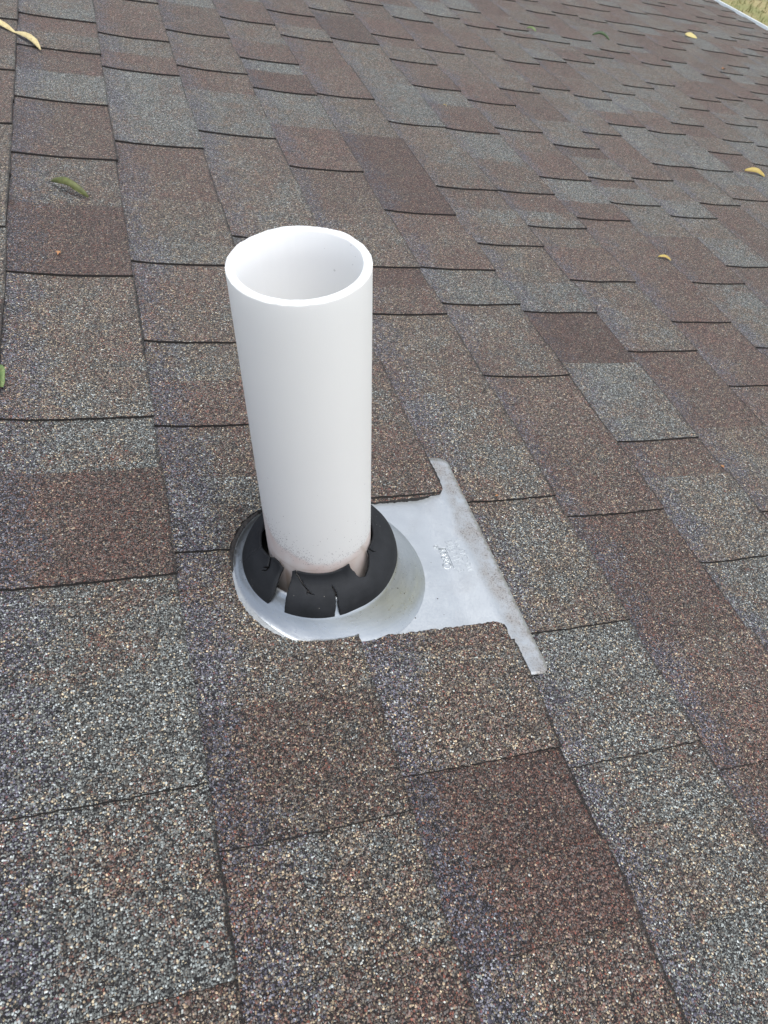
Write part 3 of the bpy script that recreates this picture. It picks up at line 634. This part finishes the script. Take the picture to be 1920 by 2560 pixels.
blade(arc((1.082, .838), (1.105, .828), 8, .0085, .004, .08), leafw(8, .0032, .1, .1), [20] * 8, .2, L_YEL, 'yellow_leaf', 'tiny narrow yellow leaf scrap on a reddish shingle right of the pipe', seed=9)
blade(arc((-.004, .452), (.0035, .418), 8, .009, .007, .12), leafw(8, .0034, .3, .5), [30] * 8, .4, L_LIME, 'green_leaf', 'small toothed bright green leaf at the left edge level with the pipe', seed=10, teeth=.35)
blade(arc((1.523, 2.385), (1.548, 2.365), 7, .008, .006, .1), leafw(7, .006, .2, .3), [18] * 7, .2, L_LIME, 'green_leaf', 'small faded green leaf scrap lying left of the dark green arched leaf', seed=12)
def scrap(u, v, r, mat_, label, seed, cat='leaf scrap', name='leaf_scrap'):
    rr = random.Random(seed); V = []; F = []
    for q in range(4):
        an = rr.uniform(0, 6.28); c = Vector((rr.uniform(-1, 1), rr.uniform(-1, 1), 0)) * r * .5; s = len(V)
        d = Vector((math.cos(an), math.sin(an), rr.uniform(-.1, .5))) * r; e = Vector((-math.sin(an), math.cos(an), rr.uniform(-.2, .4))) * r * .38
        for sg in (0, 1):
            for p in (c - d, c - e * .9, c + e, c + d): V.append(p + Vector((0, 0, .0004 * sg + r * .25)))
        F += [[s, s + 1, s + 3], [s, s + 3, s + 2], [s + 4, s + 7, s + 5], [s + 4, s + 6, s + 7], [s, s + 4, s + 5, s + 1], [s + 1, s + 5, s + 7, s + 3], [s + 3, s + 7, s + 6, s + 2], [s + 2, s + 6, s + 4, s]]
    o = mesh_obj(name, V, F, [mat_], None); o.matrix_world = ROOF @ Matrix.Translation((u, v, .0065)); return tag(o, label, cat)
scrap(.059, .687, .0032, L_ORG, 'tiny crumpled tan scrap on the reddish shingle left of the pipe top', 21)
scrap(.486, .249, .0016, L_ORG, 'orange-red speck at the shingle joint just right of the flashing', 22)
scrap(.830, .284, .0026, L_ORG, 'small orange scrap on the shingles at the right edge below middle', 23)
scrap(2.423, 2.44, .009, L_ORG, 'small orange scrap far up near the right edge of the photo', 24)
scrap(.880, 1.475, .004, L_YEL, 'little yellowish scrap on the edge of a reddish shingle above the pipe', 25)

# ------------------------------------------------------------------ lawn below the eave
def lawn():
    mt, n, b = new_mat('patchy lawn'); tc = N(n, 'ShaderNodeTexCoord'); oc = tc.outputs['Object']
    f = noise_(n, oc, 1.6, 5, .65); g = noise_(n, oc, 14, 4, .7)
    c = ramp(n, math_(n, 'ADD', math_(n, 'MULTIPLY', f, .75), math_(n, 'MULTIPLY', g, .25)), [(.34, (.13, .17, .06)), (.45, (.22, .22, .09)), (.54, (.31, .265, .13)), (.66, (.37, .30, .17))], 'EASE')
    n.links.new(c, b.inputs['Base Color']); b.inputs['Roughness'].default_value = .9; bump(n, b, g, .8, .03); return mt
M_LAWN = lawn()
gr = mesh_obj('ground', [(-150, -150, 0), (150, -150, 0), (150, 150, 0), (-150, 150, 0)], [[0, 1, 2, 3]], [M_LAWN]); tag(gr, kind='structure')
V = []; F = []; rr = random.Random(3)
for i in range(26000):
    d = rr.uniform(6, 26); an = math.radians(rr.uniform(36, 62)); x = d * math.cos(an); y = d * math.sin(an); a = rr.uniform(0, 6.28); h = rr.uniform(.03, .08); w_ = rr.uniform(.006, .014); s = len(V)
    V += [(x - w_ * math.cos(a), y - w_ * math.sin(a), 0), (x + w_ * math.cos(a), y + w_ * math.sin(a), 0), (x + rr.gauss(0, .025), y + rr.gauss(0, .025), h)]; F.append([s, s + 1, s + 2])
gs = mesh_obj('grass', V, F, [M_LAWN]); tag(gs, 'short patchy grass of the lawn below the gutter', 'grass', kind='stuff')
# house wall under the eave
wallm = simple('pale siding', (.62, .60, .55), .7)
M = ROOF @ Vector((3.30, 0, -.2))
hw = mesh_obj('house_wall', boxv(-.4, M.x, VMIN + .1, VMAX - .1, 0, M.z), BF, [wallm]); tag(hw, 'pale wall of the house standing under the eave', 'wall')
